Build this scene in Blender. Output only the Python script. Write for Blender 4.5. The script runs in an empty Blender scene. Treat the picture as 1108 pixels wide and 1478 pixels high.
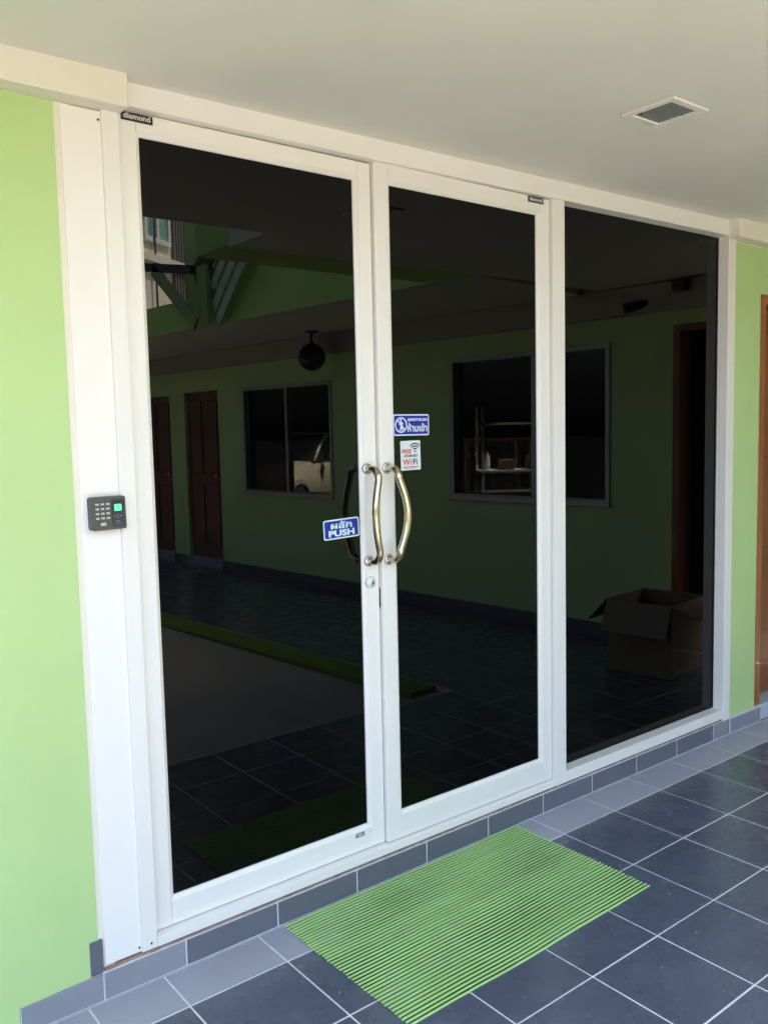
import bpy, bmesh, math, random
from mathutils import Vector, Matrix
random.seed(7)
R = math.radians
scene = bpy.context.scene
COL = scene.collection

# ------------------------------------------------------------------ camera
CAM = Vector((-0.6889, -2.1962, 1.4907))
YAW, PIT, ROL = 0.667999, -0.090804, -0.022167
Fv = Vector((math.sin(YAW)*math.cos(PIT), math.cos(YAW)*math.cos(PIT), math.sin(PIT)))
R0 = Vector((math.cos(YAW), -math.sin(YAW), 0)); U0 = R0.cross(Fv)
Rv = R0*math.cos(ROL) + U0*math.sin(ROL); Uv = -R0*math.sin(ROL) + U0*math.cos(ROL)
cd = bpy.data.cameras.new('camera'); cam = bpy.data.objects.new('camera', cd); COL.objects.link(cam)
m = Matrix((Rv, Uv, -Fv)).transposed().to_4x4(); m.translation = CAM; cam.matrix_world = m
cd.sensor_fit = 'VERTICAL'; cd.sensor_height = 36; cd.lens = 1255.85/1478*36
cd.clip_start = 0.05; cd.clip_end = 2000
scene.camera = cam

# ------------------------------------------------------------------ sky, sun, exposure
SUN_EL, SUN_AZ = R(62), R(45)          # azimuth from +y towards +x
w = bpy.data.worlds.new('World'); scene.world = w; w.use_nodes = True
nt = w.node_tree; sky = nt.nodes.new('ShaderNodeTexSky'); sky.sky_type = 'NISHITA'; sky.sun_disc = False
sky.sun_elevation = SUN_EL; sky.sun_rotation = SUN_AZ; sky.dust_density = 6.5; sky.air_density = 1.0
bg = nt.nodes['Background']; bg.inputs['Strength'].default_value = 0.14
nt.links.new(sky.outputs[0], bg.inputs['Color'])
sd = bpy.data.lights.new('sun', 'SUN'); sd.energy = 4.0; sd.angle = R(0.5); sd.color = (1.0, 0.91, 0.77)
sun = bpy.data.objects.new('sun', sd); COL.objects.link(sun)
tosun = Vector((math.sin(SUN_AZ)*math.cos(SUN_EL), math.cos(SUN_AZ)*math.cos(SUN_EL), math.sin(SUN_EL)))
sun.rotation_euler = tosun.to_track_quat('Z', 'Y').to_euler()
vs = scene.view_settings; vs.view_transform = 'Standard'; vs.look = 'None'; vs.exposure = 3.17; vs.gamma = 1; vs.use_curve_mapping = False

# ------------------------------------------------------------------ materials
MATS = {}
def mat(name, col, rough=.5, spec=.5, metal=0, vary=0, vscale=6, bump=0, bscale=80, coat=0, ior=None, emit=None, dirt=None, rvary=0):
    if name in MATS: return MATS[name]
    M_ = bpy.data.materials.new(name); M_.use_nodes = True; n = M_.node_tree; P = n.nodes['Principled BSDF']
    P.inputs['Base Color'].default_value = (*col, 1); P.inputs['Roughness'].default_value = rough
    P.inputs['Specular IOR Level'].default_value = spec; P.inputs['Metallic'].default_value = metal
    P.inputs['Coat Weight'].default_value = coat
    if ior: P.inputs['IOR'].default_value = ior
    if emit: P.inputs['Emission Color'].default_value = (*emit[:3], 1); P.inputs['Emission Strength'].default_value = emit[3]
    co = n.nodes.new('ShaderNodeNewGeometry')
    src = None
    if vary or dirt:
        oi = n.nodes.new('ShaderNodeObjectInfo')
        tn = n.nodes.new('ShaderNodeTexNoise'); tn.inputs['Scale'].default_value = vscale; tn.inputs['Detail'].default_value = 5; tn.inputs['Roughness'].default_value = .6
        n.links.new(co.outputs['Position'], tn.inputs['Vector'])
        mr = n.nodes.new('ShaderNodeMapRange'); mr.inputs[1].default_value = .3; mr.inputs[2].default_value = .7; mr.inputs[3].default_value = 1-vary; mr.inputs[4].default_value = 1+vary
        n.links.new(tn.outputs['Fac'], mr.inputs[0])
        rr = n.nodes.new('ShaderNodeMapRange'); rr.inputs[3].default_value = 1-vary*.6; rr.inputs[4].default_value = 1+vary*.6
        n.links.new(oi.outputs['Random'], rr.inputs[0])
        mu = n.nodes.new('ShaderNodeMath'); mu.operation = 'MULTIPLY'; n.links.new(mr.outputs[0], mu.inputs[0]); n.links.new(rr.outputs[0], mu.inputs[1])
        vm = n.nodes.new('ShaderNodeVectorMath'); vm.operation = 'SCALE'; vm.inputs[0].default_value = col; n.links.new(mu.outputs[0], vm.inputs['Scale'])
        src = vm.outputs[0]
        if dirt:                         # (colour, scale, threshold, amount): smudges and flecks with a shape of their own
            dc, ds, th, am = dirt
            dn = n.nodes.new('ShaderNodeTexNoise'); dn.inputs['Scale'].default_value = ds; dn.inputs['Detail'].default_value = 8; dn.inputs['Roughness'].default_value = .7
            n.links.new(co.outputs['Position'], dn.inputs['Vector'])
            dm = n.nodes.new('ShaderNodeMapRange'); dm.inputs[1].default_value = th; dm.inputs[2].default_value = th+.16; dm.inputs[4].default_value = am
            n.links.new(dn.outputs['Fac'], dm.inputs[0])
            mx = n.nodes.new('ShaderNodeMix'); mx.data_type = 'RGBA'; n.links.new(dm.outputs[0], mx.inputs['Factor'])
            n.links.new(src, mx.inputs[6]); mx.inputs[7].default_value = (*dc, 1); src = mx.outputs[2]
        n.links.new(src, P.inputs['Base Color'])
    if rvary:
        t2 = n.nodes.new('ShaderNodeTexNoise'); t2.inputs['Scale'].default_value = 9; t2.inputs['Detail'].default_value = 6
        n.links.new(co.outputs['Position'], t2.inputs['Vector'])
        m2 = n.nodes.new('ShaderNodeMapRange'); m2.inputs[1].default_value = .3; m2.inputs[2].default_value = .7; m2.inputs[3].default_value = rough-rvary; m2.inputs[4].default_value = rough+rvary
        n.links.new(t2.outputs['Fac'], m2.inputs[0]); n.links.new(m2.outputs[0], P.inputs['Roughness'])
    if bump:
        t3 = n.nodes.new('ShaderNodeTexNoise'); t3.inputs['Scale'].default_value = bscale; t3.inputs['Detail'].default_value = 4
        n.links.new(co.outputs['Position'], t3.inputs['Vector'])
        b = n.nodes.new('ShaderNodeBump'); b.inputs['Strength'].default_value = bump; b.inputs['Distance'].default_value = .003
        n.links.new(t3.outputs['Fac'], b.inputs['Height']); n.links.new(b.outputs[0], P.inputs['Normal'])
    MATS[name] = M_; return M_

def wood_mat(name, c1, c2, rough=.35, axis=2, scale=14):
    M_ = bpy.data.materials.new(name); M_.use_nodes = True; n = M_.node_tree; P = n.nodes['Principled BSDF']
    co = n.nodes.new('ShaderNodeTexCoord'); mp = n.nodes.new('ShaderNodeMapping')
    s = [scale]*3; s[axis] = scale*.08; mp.inputs['Scale'].default_value = s
    n.links.new(co.outputs['Object'], mp.inputs[0])
    t = n.nodes.new('ShaderNodeTexNoise'); t.inputs['Scale'].default_value = 3; t.inputs['Detail'].default_value = 7; t.inputs['Distortion'].default_value = .6
    n.links.new(mp.outputs[0], t.inputs['Vector'])
    r = n.nodes.new('ShaderNodeValToRGB'); r.color_ramp.elements[0].position = .3; r.color_ramp.elements[1].position = .7
    r.color_ramp.elements[0].color = (*c1, 1); r.color_ramp.elements[1].color = (*c2, 1)
    n.links.new(t.outputs['Fac'], r.inputs[0]); n.links.new(r.outputs[0], P.inputs['Base Color'])
    P.inputs['Roughness'].default_value = rough; P.inputs['Coat Weight'].default_value = .3
    MATS[name] = M_; return M_

def glass_mat(name, tint, ior=1.5, clear=0.0, refl=1.0):
    # tinted pane: mirror reflection by Fresnel over what little light comes through
    M_ = bpy.data.materials.new(name); M_.use_nodes = True; n = M_.node_tree; n.nodes.remove(n.nodes['Principled BSDF'])
    out = n.nodes['Material Output']; fr = n.nodes.new('ShaderNodeFresnel'); fr.inputs['IOR'].default_value = ior
    gl = n.nodes.new('ShaderNodeBsdfGlossy'); gl.inputs['Roughness'].default_value = 0.0; gl.inputs['Color'].default_value = (refl, refl, refl, 1)
    if clear:
        un = n.nodes.new('ShaderNodeBsdfTransparent'); un.inputs['Color'].default_value = (*[c*clear for c in tint], 1)
    else:
        un = n.nodes.new('ShaderNodeBsdfDiffuse'); un.inputs['Color'].default_value = (*tint, 1)
    mx = n.nodes.new('ShaderNodeMixShader'); ge = n.nodes.new('ShaderNodeNewGeometry')
    fm = n.nodes.new('ShaderNodeMath'); fm.operation = 'MULTIPLY_ADD'; fm.inputs[1].default_value = -1; fm.inputs[2].default_value = 1   # inner face of the pane: no second mirror
    n.links.new(ge.outputs['Backfacing'], fm.inputs[0])
    ff = n.nodes.new('ShaderNodeMath'); ff.operation = 'MULTIPLY'; n.links.new(fm.outputs[0], ff.inputs[0]); n.links.new(fr.outputs[0], ff.inputs[1]); n.links.new(ff.outputs[0], mx.inputs[0]); n.links.new(un.outputs[0], mx.inputs[1]); n.links.new(gl.outputs[0], mx.inputs[2])
    n.links.new(mx.outputs[0], out.inputs['Surface']); MATS[name] = M_; return M_

white_alu = mat('white_powder_coat', (.82, .78, .725), .38, .5, vary=.012, vscale=3, bump=.03, bscale=300)
white_panel = mat('white_cover_panel', (.86, .815, .755), .5, .4, vary=.015, vscale=2.5, bump=.05, bscale=40)
cream = mat('cream_plaster', (.78, .73, .62), .8, .2, vary=.03, vscale=3, bump=.25, bscale=60)
ceil_m = mat('ceiling_paint', (.745, .72, .65), .85, .2, vary=.04, vscale=1.6, bump=.12, bscale=90)
green = mat('green_wall_paint', (.485, .655, .28), .62, .35, vary=.035, vscale=2.2, bump=.45, bscale=55, dirt=((.52, .64, .33), 1.3, .56, .35))
green_ann = mat('annex_green_paint', (.56, .78, .34), .62, .35, vary=.04, vscale=2.2, bump=.3, bscale=45)
green_dk = mat('green_fascia_paint', (.44, .68, .20), .65, .35, vary=.06, vscale=1.2, bump=.2)
tile_dk = mat('dark_slate_tile', (.088, .099, .134), .27, .5, vary=.09, vscale=4, bump=.03, bscale=120, rvary=.06, dirt=((.30, .30, .31), 9, .56, .18))
tile_lt = mat('light_grey_tile', (.34, .345, .39), .38, .5, vary=.05, vscale=5, bump=.03, bscale=120, rvary=.08, dirt=((.45, .45, .46), 14, .68, .3))
riser_lt = mat('light_riser_tile', (.25, .255, .285), .4, .5, vary=.06, vscale=5, rvary=.06)
tile_md = mat('riser_grey_tile', (.125, .130, .158), .36, .5, vary=.07, vscale=6, bump=.03, bscale=120, rvary=.06)
tile_pale = mat('pale_threshold_tile', (.48, .53, .58), .35, .5, vary=.05)
grout = mat('pale_grout', (.66, .65, .66), .9, .1, vary=.14, vscale=30)
mortar = mat('reddish_mortar', (.30, .20, .155), .95, .1, vary=.25, vscale=40, bump=.5, bscale=150)
concrete = mat('yard_concrete', (.34, .315, .275), .85, .2, vary=.14, vscale=1.5, bump=.3, bscale=40, dirt=((.16, .15, .14), 2.2, .55, .5))
kerb_m = mat('green_kerb_paint', (.15, .23, .03), .7, .3, vary=.18, vscale=5, bump=.2)
black_gasket = mat('black_gasket', (.012, .012, .012), .6)
dark_gap = mat('dark_gap', (.02, .018, .016), .9)
chrome = mat('polished_steel', (.58, .485, .345), .17, .5, metal=1, rvary=.04)
steel = mat('satin_steel', (.62, .61, .58), .28, .5, metal=1)
alu = mat('natural_aluminium', (.42, .41, .39), .4, .5, metal=.6)
mat_green = mat('green_pvc', (.40, .615, .215), .45, .5, vary=.08, vscale=5, dirt=((.46, .62, .38), 4.0, .54, .5))
mat_gap = mat('green_gap_shade', (.012, .042, .008), .6)  # green with the shade between the ribs put into it
reader_m = mat('reader_grey_plastic', (.075, .070, .066), .45, .5)
reader_d = mat('reader_dark_plastic', (.03, .032, .036), .3, .5)
key_m = mat('key_print', (.62, .61, .58), .5)
finger = mat('fingerprint_window', (.05, .50, .20), .15, .5, emit=(.10, .80, .32, .16))
blue = mat('sticker_blue', (.010, .018, .30), .35, .5)
sticker_w = mat('sticker_white', (.66, .69, .82), .4, .5)
push_w = mat('push_sticker_white', (.60, .78, .74), .4, .5)
print_w = mat('white_print', (.78, .80, .88), .4)
red = mat('red_print', (.62, .06, .045), .45)
blackp = mat('black_print', (.02, .02, .02), .45)
plate_b = mat('black_plate', (.02, .019, .018), .35)
plate_l = mat('silver_lettering', (.62, .61, .56), .4)
wood = wood_mat('red_brown_wood', (.16, .040, .012), (.27, .075, .022))
wood_fr = wood_mat('orange_brown_wood', (.26, .085, .018), (.40, .145, .035))
door_wood = wood_mat('dark_red_door_wood', (.13, .034, .014), (.20, .055, .022))
cardboard = wood_mat('cardboard', (.22, .15, .09), (.27, .19, .115), .85, 0, 3)
black_glass = glass_mat('black_tinted_glass', (.0006, .0006, .0006), 1.5, 0, .63)
clear_glass = glass_mat('clear_window_glass', (.9, .95, .92), 1.5, 1.0)
smoke_glass = glass_mat('smoked_window_glass', (.9, .95, .92), 1.5, .12)
aqua_glass = mat('aqua_glass', (.20, .44, .36), .1, .5)
black_m = mat('black_paint', (.012, .012, .012), .35)
steel_dk = mat('dark_steel_beam', (.035, .028, .024), .6, vary=.2)
beam_green = mat('green_steel_post', (.24, .37, .12), .6, vary=.1)
stripe_pale = mat('pale_light_stripe', (.46, .58, .42), .5, vary=.1)  # stripes of light put into solid pale strips
house_w = mat('house_cream_render', (.78, .75, .62), .8, .2, vary=.06)
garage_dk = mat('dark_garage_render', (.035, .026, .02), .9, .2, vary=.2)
roof_m = mat('roof_sheet', (.22, .22, .22), .7)
globe_m = mat('dark_globe_glass', (.010, .010, .010), .04, .5)
car_m = mat('beige_car_paint', (.62, .53, .40), .28, .5, coat=.8)
tyre = mat('tyre_rubber', (.015, .015, .015), .8)
lamp_pane = mat('frosted_lamp_pane', (.23, .245, .225), .25, .5, vary=.08, vscale=14)
brown_box = mat('brown_carton', (.20, .11, .06), .85, vary=.1)
mat_white = mat('plain_white', (.72, .72, .70), .5)

# ------------------------------------------------------------------ helpers
def mesh_obj(name, bm, material, parent=None, smooth=False):
    me = bpy.data.meshes.new(name); bm.to_mesh(me); bm.free()
    if isinstance(material, (list, tuple)):
        for q in material: me.materials.append(q)
    else: me.materials.append(material)
    if smooth:
        for p in me.polygons: p.use_smooth = True
    o = bpy.data.objects.new(name, me); COL.objects.link(o)
    if parent: o.parent = parent
    return o
def add_box(bm, x0, x1, y0, y1, z0, z1):
    vs_ = [bm.verts.new((x, y, z)) for x in (x0, x1) for y in (y0, y1) for z in (z0, z1)]
    for f in ((0, 1, 3, 2), (4, 6, 7, 5), (0, 4, 5, 1), (2, 3, 7, 6), (0, 2, 6, 4), (1, 5, 7, 3)):
        bm.faces.new([vs_[i] for i in f])
def bevel(bm, w_, seg=2):
    bmesh.ops.recalc_face_normals(bm, faces=bm.faces)
    bmesh.ops.bevel(bm, geom=bm.edges[:], offset=w_, segments=seg, affect='EDGES', profile=.5, clamp_overlap=True)
def box(name, b, material, parent=None, bev=0, seg=2):
    bm = bmesh.new(); add_box(bm, *b)
    if bev: bevel(bm, bev, seg)
    else: bmesh.ops.recalc_face_normals(bm, faces=bm.faces)
    return mesh_obj(name, bm, material, parent)
def boxes(name, bl, material, parent=None, bev=0):
    bm = bmesh.new()
    for b in bl: add_box(bm, *b)
    if bev: bevel(bm, bev, 1)
    else: bmesh.ops.recalc_face_normals(bm, faces=bm.faces)
    return mesh_obj(name, bm, material, parent)
def prism(name, pts, lo, hi, axis, material, parent=None, bev=0):
    # polygon pts in the two other axes, extruded along axis from lo to hi
    bm = bmesh.new()
    def P(p, h): 
        return {0: (h, p[0], p[1]), 1: (p[0], h, p[1]), 2: (p[0], p[1], h)}[axis]
    a = [bm.verts.new(P(p, lo)) for p in pts]; b = [bm.verts.new(P(p, hi)) for p in pts]
    bm.faces.new(a); bm.faces.new(b[::-1]); n_ = len(pts)
    for i in range(n_): bm.faces.new((a[i], b[i], b[(i+1) % n_], a[(i+1) % n_]))
    bmesh.ops.recalc_face_normals(bm, faces=bm.faces)
    if bev: bevel(bm, bev, 2)
    return mesh_obj(name, bm, material, parent)
def tube(name, pts, r, material, parent=None, seg=16, closed_caps=True):
    bm = bmesh.new(); rings = []; pts = [Vector(p) for p in pts]; ref = None
    for i, p in enumerate(pts):
        t = (pts[min(i+1, len(pts)-1)] - pts[max(i-1, 0)]).normalized()
        if ref is None: ref = t.orthogonal().normalized()
        ref = (ref - t*ref.dot(t)).normalized(); bn = t.cross(ref)
        rr = r[i] if isinstance(r, (list, tuple)) else r
        rings.append([bm.verts.new(p + (ref*math.cos(a) + bn*math.sin(a))*rr) for a in [2*math.pi*k/seg for k in range(seg)]])
    for a, b in zip(rings, rings[1:]):
        for k in range(seg): bm.faces.new((a[k], a[(k+1) % seg], b[(k+1) % seg], b[k]))
    if closed_caps: bm.faces.new(rings[0][::-1]); bm.faces.new(rings[-1])
    bmesh.ops.recalc_face_normals(bm, faces=bm.faces)
    return mesh_obj(name, bm, material, parent, True)
def lathe(name, prof, centre, axis, material, parent=None, seg=24):
    # prof: list of (radius, distance along axis)
    bm = bmesh.new(); ax = Vector(axis).normalized(); u = ax.orthogonal().normalized(); v = ax.cross(u); c = Vector(centre); rings = []
    for r_, h in prof:
        rings.append([bm.verts.new(c + ax*h + (u*math.cos(2*math.pi*k/seg) + v*math.sin(2*math.pi*k/seg))*max(r_, 1e-5)) for k in range(seg)])
    for a, b in zip(rings, rings[1:]):
        for k in range(seg): bm.faces.new((a[k], a[(k+1) % seg], b[(k+1) % seg], b[k]))
    bm.faces.new(rings[0][::-1]); bm.faces.new(rings[-1])
    bmesh.ops.recalc_face_normals(bm, faces=bm.faces)
    o = mesh_obj(name, bm, material, parent, True)
    return o
def empty(name, loc=(0, 0, 0), rz=0):
    o = bpy.data.objects.new(name, None); COL.objects.link(o); o.location = loc; o.rotation_euler = (0, 0, rz); o.empty_display_size = .1
    return o
def tag(o, label=None, cat=None, group=None, kind=None):
    if label: o['label'] = label
    if cat: o['category'] = cat
    if group: o['group'] = group
    if kind: o['kind'] = kind
    return o
def rounded(w_, h, r, n_=6):
    pts = []
    for cx, cy, a0 in ((w_-r, r, -90), (w_-r, h-r, 0), (r, h-r, 90), (r, r, 180)):
        for k in range(n_+1):
            a = R(a0 + 90*k/n_); pts.append((cx + r*math.cos(a), cy + r*math.sin(a)))
    return pts
def text(name, body, size, loc, material, parent=None, sx=1.0, thick=.0004, bold=0.0, align='LEFT', rot=0.0, shear=0):
    # lettering lying in the wall plane, facing -y
    cu = bpy.data.curves.new(name, 'FONT'); cu.body = body; cu.size = size; cu.extrude = thick/2; cu.offset = bold; cu.align_x = align; cu.shear = shear; cu.resolution_u = 3
    to = bpy.data.objects.new(name+'_tmp', cu); COL.objects.link(to)
    dg = bpy.context.evaluated_depsgraph_get(); me = bpy.data.meshes.new_from_object(to.evaluated_get(dg))
    bpy.data.objects.remove(to); bpy.data.curves.remove(cu)
    for v in me.vertices:
        x, y, z = v.co.x*sx, v.co.y, v.co.z
        v.co = (x*math.cos(rot) - y*math.sin(rot), -z, x*math.sin(rot) + y*math.cos(rot))
    me.materials.clear(); me.materials.append(material); me.name = name
    o = bpy.data.objects.new(name, me); COL.objects.link(o); o.location = loc
    if parent: o.parent = parent
    return o

# ------------------------------------------------------------------ ground and floors
asphalt = mat('added_dark_asphalt', (.055, .053, .050), .9, .2, vary=.15, vscale=3, bump=.3, bscale=60)  # unseen ground, made dark so less light bounces back
g = box('ground', (-150, 150, -250, 60, -.45, -.06), asphalt); tag(g, 'dark asphalt ground added beyond the concrete yard to cut bounced light', None, kind='structure')
g = box('courtyard_ground', (-2.0, 2.9, -11, -1.3, -.30, -.03), concrete); tag(g, 'bare grey concrete yard in front of the tiled veranda', None, kind='structure')
TX = lambda k: (k-.2374)*.3
B, S, GW = .165, .3, .0040
fl = box('veranda_floor', (-5.1, 4.46, -1.372, -.0, -.10, -.0009), grout); tag(fl, 'dark slate tiled veranda floor with pale grout', kind='structure')
rows = [(-B, 0.0, True)] + [(-B-S*(i+1), -B-S*i, False) for i in range(4)]
tile_cache = {}
def tile(parent, x0, x1, y0, y1, z, material, name='tile'):
    g_ = GW/2; wx, wy = round(x1-x0-2*g_, 4), round(y1-y0-2*g_, 4); key = (wx, wy, material.name)
    if key not in tile_cache:
        bm = bmesh.new(); add_box(bm, 0, wx, 0, wy, -.008, 0); bmesh.ops.recalc_face_normals(bm, faces=bm.faces)
        top = [e for e in bm.edges if all(abs(v.co.z) < 1e-6 for v in e.verts)]
        bmesh.ops.bevel(bm, geom=top, offset=.0012, segments=1, affect='EDGES')
        me = bpy.data.meshes.new('tile'); bm.to_mesh(me); bm.free(); me.materials.append(material); tile_cache[key] = me
    o = bpy.data.objects.new(name, tile_cache[key]); COL.objects.link(o); o.parent = parent
    o.location = (x0+g_, y0+g_, z + random.uniform(-.0004, .0004)); o.rotation_euler = (random.uniform(-.0012, .0012), random.uniform(-.0012, .0012), 0)
    return o
for y0, y1, border in rows:
    for k in range(-16, 16):
        x0, x1 = TX(k), TX(k+1)
        if x1 > 4.45: x1 = 4.45
        if x1-x0 < .05: continue
        if border and k == -1: x1 = .019
        if border and k == 0: x0 = .019
        tile(fl, x0, x1, y0, y1 - (.001 if border else 0), 0.0, tile_lt if border else tile_dk)

# ------------------------------------------------------------------ plinth with riser tiles
pl = empty('plinth', (0, 0, 0)); tag(pl, 'low plinth of grey riser tiles running under the white door frame', 'plinth')
boxes('core', [(-.149, .0632, .0012, .30, -.0, .0725), (.0636, 3.43, .0010, .30, 0, .0790)], grout, pl)
def mortar_strip():
    bm = bmesh.new(); n_ = 120
    for i in range(n_):
        x0 = .07+(3.07)*i/n_; x1 = .07+3.07*(i+1)/n_
        add_box(bm, x0, x1-.0001, .004+random.uniform(0, .004), .2, .080, .0872+random.uniform(-.002, .0))
    return mesh_obj('mortar', bm, mortar, pl)
mortar_strip()
RX = [-.149, .0635] + [.3*i for i in range(1, 11)] + [3.145, 3.43]
def riser(x0, x1, z1, material):
    bm = bmesh.new(); add_box(bm, x0+.0020, x1-.0020, 0, .008, .0030, z1); bevel(bm, .001, 1); return mesh_obj('riser_tile', bm, material, pl)
for i in range(len(RX)-1):
    lt = i in (0, 1, 11, 12)
    riser(RX[i], RX[i+1], .0735 if i == 0 else (.0735 if i == 12 else .0768), riser_lt if lt else tile_md)
box('joint', (3.143, 3.1475, -.0015, .006, .002, .074), mat_white, pl)

# ------------------------------------------------------------------ walls either side
gw = empty('green_wall', (-2, .04, 0)); tag(gw, 'bright green painted wall on the left of the white doors', 'wall')
prof = [(-3.2, -.037)] + [(1.86+.198*k/18, -.037 + .010*(.5-.5*math.cos(math.pi*k/18))) for k in range(19)]
def wall_prism(name, prof, off, z0, z1, material, dy=.2):
    bm = bmesh.new(); F = [(x, y-off) for x, y in prof] + [(prof[-1][0], dy), (prof[0][0], dy)]
    a = [bm.verts.new((x, y, z0)) for x, y in F]; b = [bm.verts.new((x, y, z1)) for x, y in F]; n_ = len(F)
    bm.faces.new(a); bm.faces.new(b[::-1])
    for i in range(n_):
        bm.faces.new((a[i], b[i], b[(i+1) % n_], a[(i+1) % n_]))
    bmesh.ops.recalc_face_normals(bm, faces=bm.faces); return mesh_obj(name, bm, material, gw)
wall_prism('plaster', prof[:1]+[(x-.002, y) for x, y in prof[1:]] + [(2.10, -.0268)], -.002, .0728, 2.5, cream)
wall_prism('paint', prof, .0, .0735, 2.3115, green, .001)
box('plaster', (-3.2, 1.850, -.035, .20, -.02, .0726), green, gw)
box('skirting_tile', (2.0340, 2.0680, -.032, -.02, .076, .168), tile_md, gw, .001)
rw = empty('green_wall', (3.145, .015, 0)); tag(rw, 'narrow green wall strip between the fixed pane and the wooden door', 'wall')
boxes('plaster', [(0.003, .247, 0.002, .2, .0, 2.5), (.247, 1.35, 0.002, .2, 2.115, 2.5), (1.12, 1.35, .002, .2, 0, 2.115)], cream, rw)
boxes('paint', [(0.006, .2465, -.001, .001, .073, 2.332), (.2465, 1.34, -.001, .001, 2.1155, 2.336), (1.121, 1.34, -.001, .001, .0, 2.1155)], green, rw)

c1 = prism('ceiling_cornice', [(-5.2, 2.3125), (.226, 2.3125), (.226, 2.4), (-5.2, 2.40)], -.05, .045, 1, cream, bev=.004); tag(c1, 'cream plaster cornice over the green wall on the left', 'cornice')
c2 = prism('ceiling_cornice', [(3.083, 2.338), (4.5, 2.342), (4.5, 2.44), (3.083, 2.44)], -.05, .045, 1, cream, bev=.004); tag(c2, 'cream plaster cornice over the wooden door on the right', 'cornice')

# ceiling, a touch higher to the right
CZ = lambda x: 2.3905 + .0095*x
def slab(name, poly, t, zf, material):
    bm = bmesh.new(); a = [bm.verts.new((x, y, zf(x))) for x, y in poly]; b = [bm.verts.new((x, y, zf(x)+t)) for x, y in poly]
    bm.faces.new(a); bm.faces.new(b[::-1]); n_ = len(poly)
    for i in range(n_): bm.faces.new((a[i], b[i], b[(i+1) % n_], a[(i+1) % n_]))
    bmesh.ops.recalc_face_normals(bm, faces=bm.faces); return mesh_obj(name, bm, material)
cl = slab('veranda_ceiling', [(-5.2, .25), (4.5, .25), (4.36, -1.55), (1.42, -1.55), (1.42, -1.20), (-5.2, -1.20)], .09, CZ, ceil_m)
tag(cl, 'plain grey-cream ceiling over the veranda', kind='structure')

# ------------------------------------------------------------------ door frame (storefront)
df = empty('door_frame', (1.6, 0, .085)); tag(df, 'white aluminium frame with dark fixed pane beside the double doors', 'door frame')
def dpart(name, b, material=white_alu, bev=.0015, parent=df):
    x0, x1, y0, y1, z0, z1 = b
    return box(name, (x0-1.6, x1-1.6, y0, y1, z0-.085, z1-.085), material, parent, bev)
def dprism(name, pts, lo, hi, material=white_alu, bev=.0015):
    return prism(name, [(x-1.6, z-.085) for x, z in pts], lo, hi, 1, material, df, bev)
Z0 = .0895
dpart('cover_panel', (.073, .1790, .0105, .06, Z0, 2.3105), white_panel, .003)
dpart('jamb', (.1735, .2175, .0035, .07, Z0, 2.3345))
dprism('head', [(.2175, 2.3345), (1.94, 2.3425), (3.14, 2.3515), (3.14, 2.47), (.2175, 2.47)], 0, .08)
dpart('sill', (.2180, 1.8715, .002, .075, Z0, .1165))
dpart('mullion', (1.8720, 1.9375, 0, .078, Z0, 2.3415))
dpart('fixed_sill', (1.9380, 3.0785, 0.0005, .078, Z0, .1350))
dpart('jamb', (3.0790, 3.1405, 0, .08, .078, 2.3505))
dpart('rebate', (.2180, 1.8715, .046, .074, .1170, .131))
dpart('gasket', (1.939, 3.078, .0505, .058, .1355, .1385), black_gasket, 0)
dpart('gasket', (3.0745, 3.0785, .0505, .058, .1390, 2.3495), black_gasket, 0)
dpart('glass_pane', (1.9380, 3.0740, .055, .061, .1385, 2.3500), black_glass, 0)
# small screws of the cover panel
for (x, z) in ((.168, 2.288), (.168, .1035), (.2000, .1065)):
    lathe('screw', [(.0032, 0), (.0030, .0012), (.0008, .0013)], (x-1.6, .0105 if x < .17 else .0035, z-.085), (0, -1, 0), steel_dk, df, 10)

# ------------------------------------------------------------------ door leaves
def leaf(label, x0, x1, z0, z1, yf, gx0, gx1, gz0, gz1):
    d = empty('glass_door', (x0, yf, z0)); tag(d, label, 'door')
    L = lambda b: (b[0]-x0, b[1]-x0, b[2]-yf, b[3]-yf, b[4]-z0, b[5]-z0)
    t = .040; bw = .011
    ix0, ix1, iz0, iz1 = gx0-bw, gx1+bw, gz0-bw, gz1+bw
    box('stile', L((x0, ix0, yf, yf+t, z0, z1)), white_alu, d, .0022)
    box('stile', L((ix1, x1, yf, yf+t, z0, z1)), white_alu, d, .0022)
    box('rail', L((ix0+.0003, ix1-.0003, yf+.0006, yf+t, z0, iz0)), white_alu, d, .0015)
    box('rail', L((ix0+.0003, ix1-.0003, yf+.0006, yf+t, iz1, z1)), white_alu, d, .0015)
    # sloping glazing beads, mitred
    o = [(ix0, iz0), (ix1, iz0), (ix1, iz1), (ix0, iz1)]; i_ = [(gx0, gz0), (gx1, gz0), (gx1, gz1), (gx0, gz1)]
    for k in range(4):
        a, b, c, e = o[k], o[(k+1) % 4], i_[(k+1) % 4], i_[k]
        bm = bmesh.new()
        f = [bm.verts.new((p[0]-x0, yy-yf, p[1]-z0)) for p, yy in ((a, yf+.0025), (b, yf+.0025), (c, yf+.0105), (e, yf+.0105), (a, yf+.03), (b, yf+.03), (c, yf+.03), (e, yf+.03))]
        for q in ((0, 1, 2, 3), (4, 7, 6, 5), (0, 4, 5, 1), (3, 2, 6, 7), (0, 3, 7, 4), (1, 5, 6, 2)): bm.faces.new([f[j] for j in q])
        bmesh.ops.recalc_face_normals(bm, faces=bm.faces); bevel(bm, .0007, 1); mesh_obj('glazing_bead', bm, white_alu, d)
    box('glass_pane', L((gx0-.004, gx1+.004, yf+.0155, yf+.0215, gz0-.004, gz1+.004)), black_glass, d)
    return d
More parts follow.
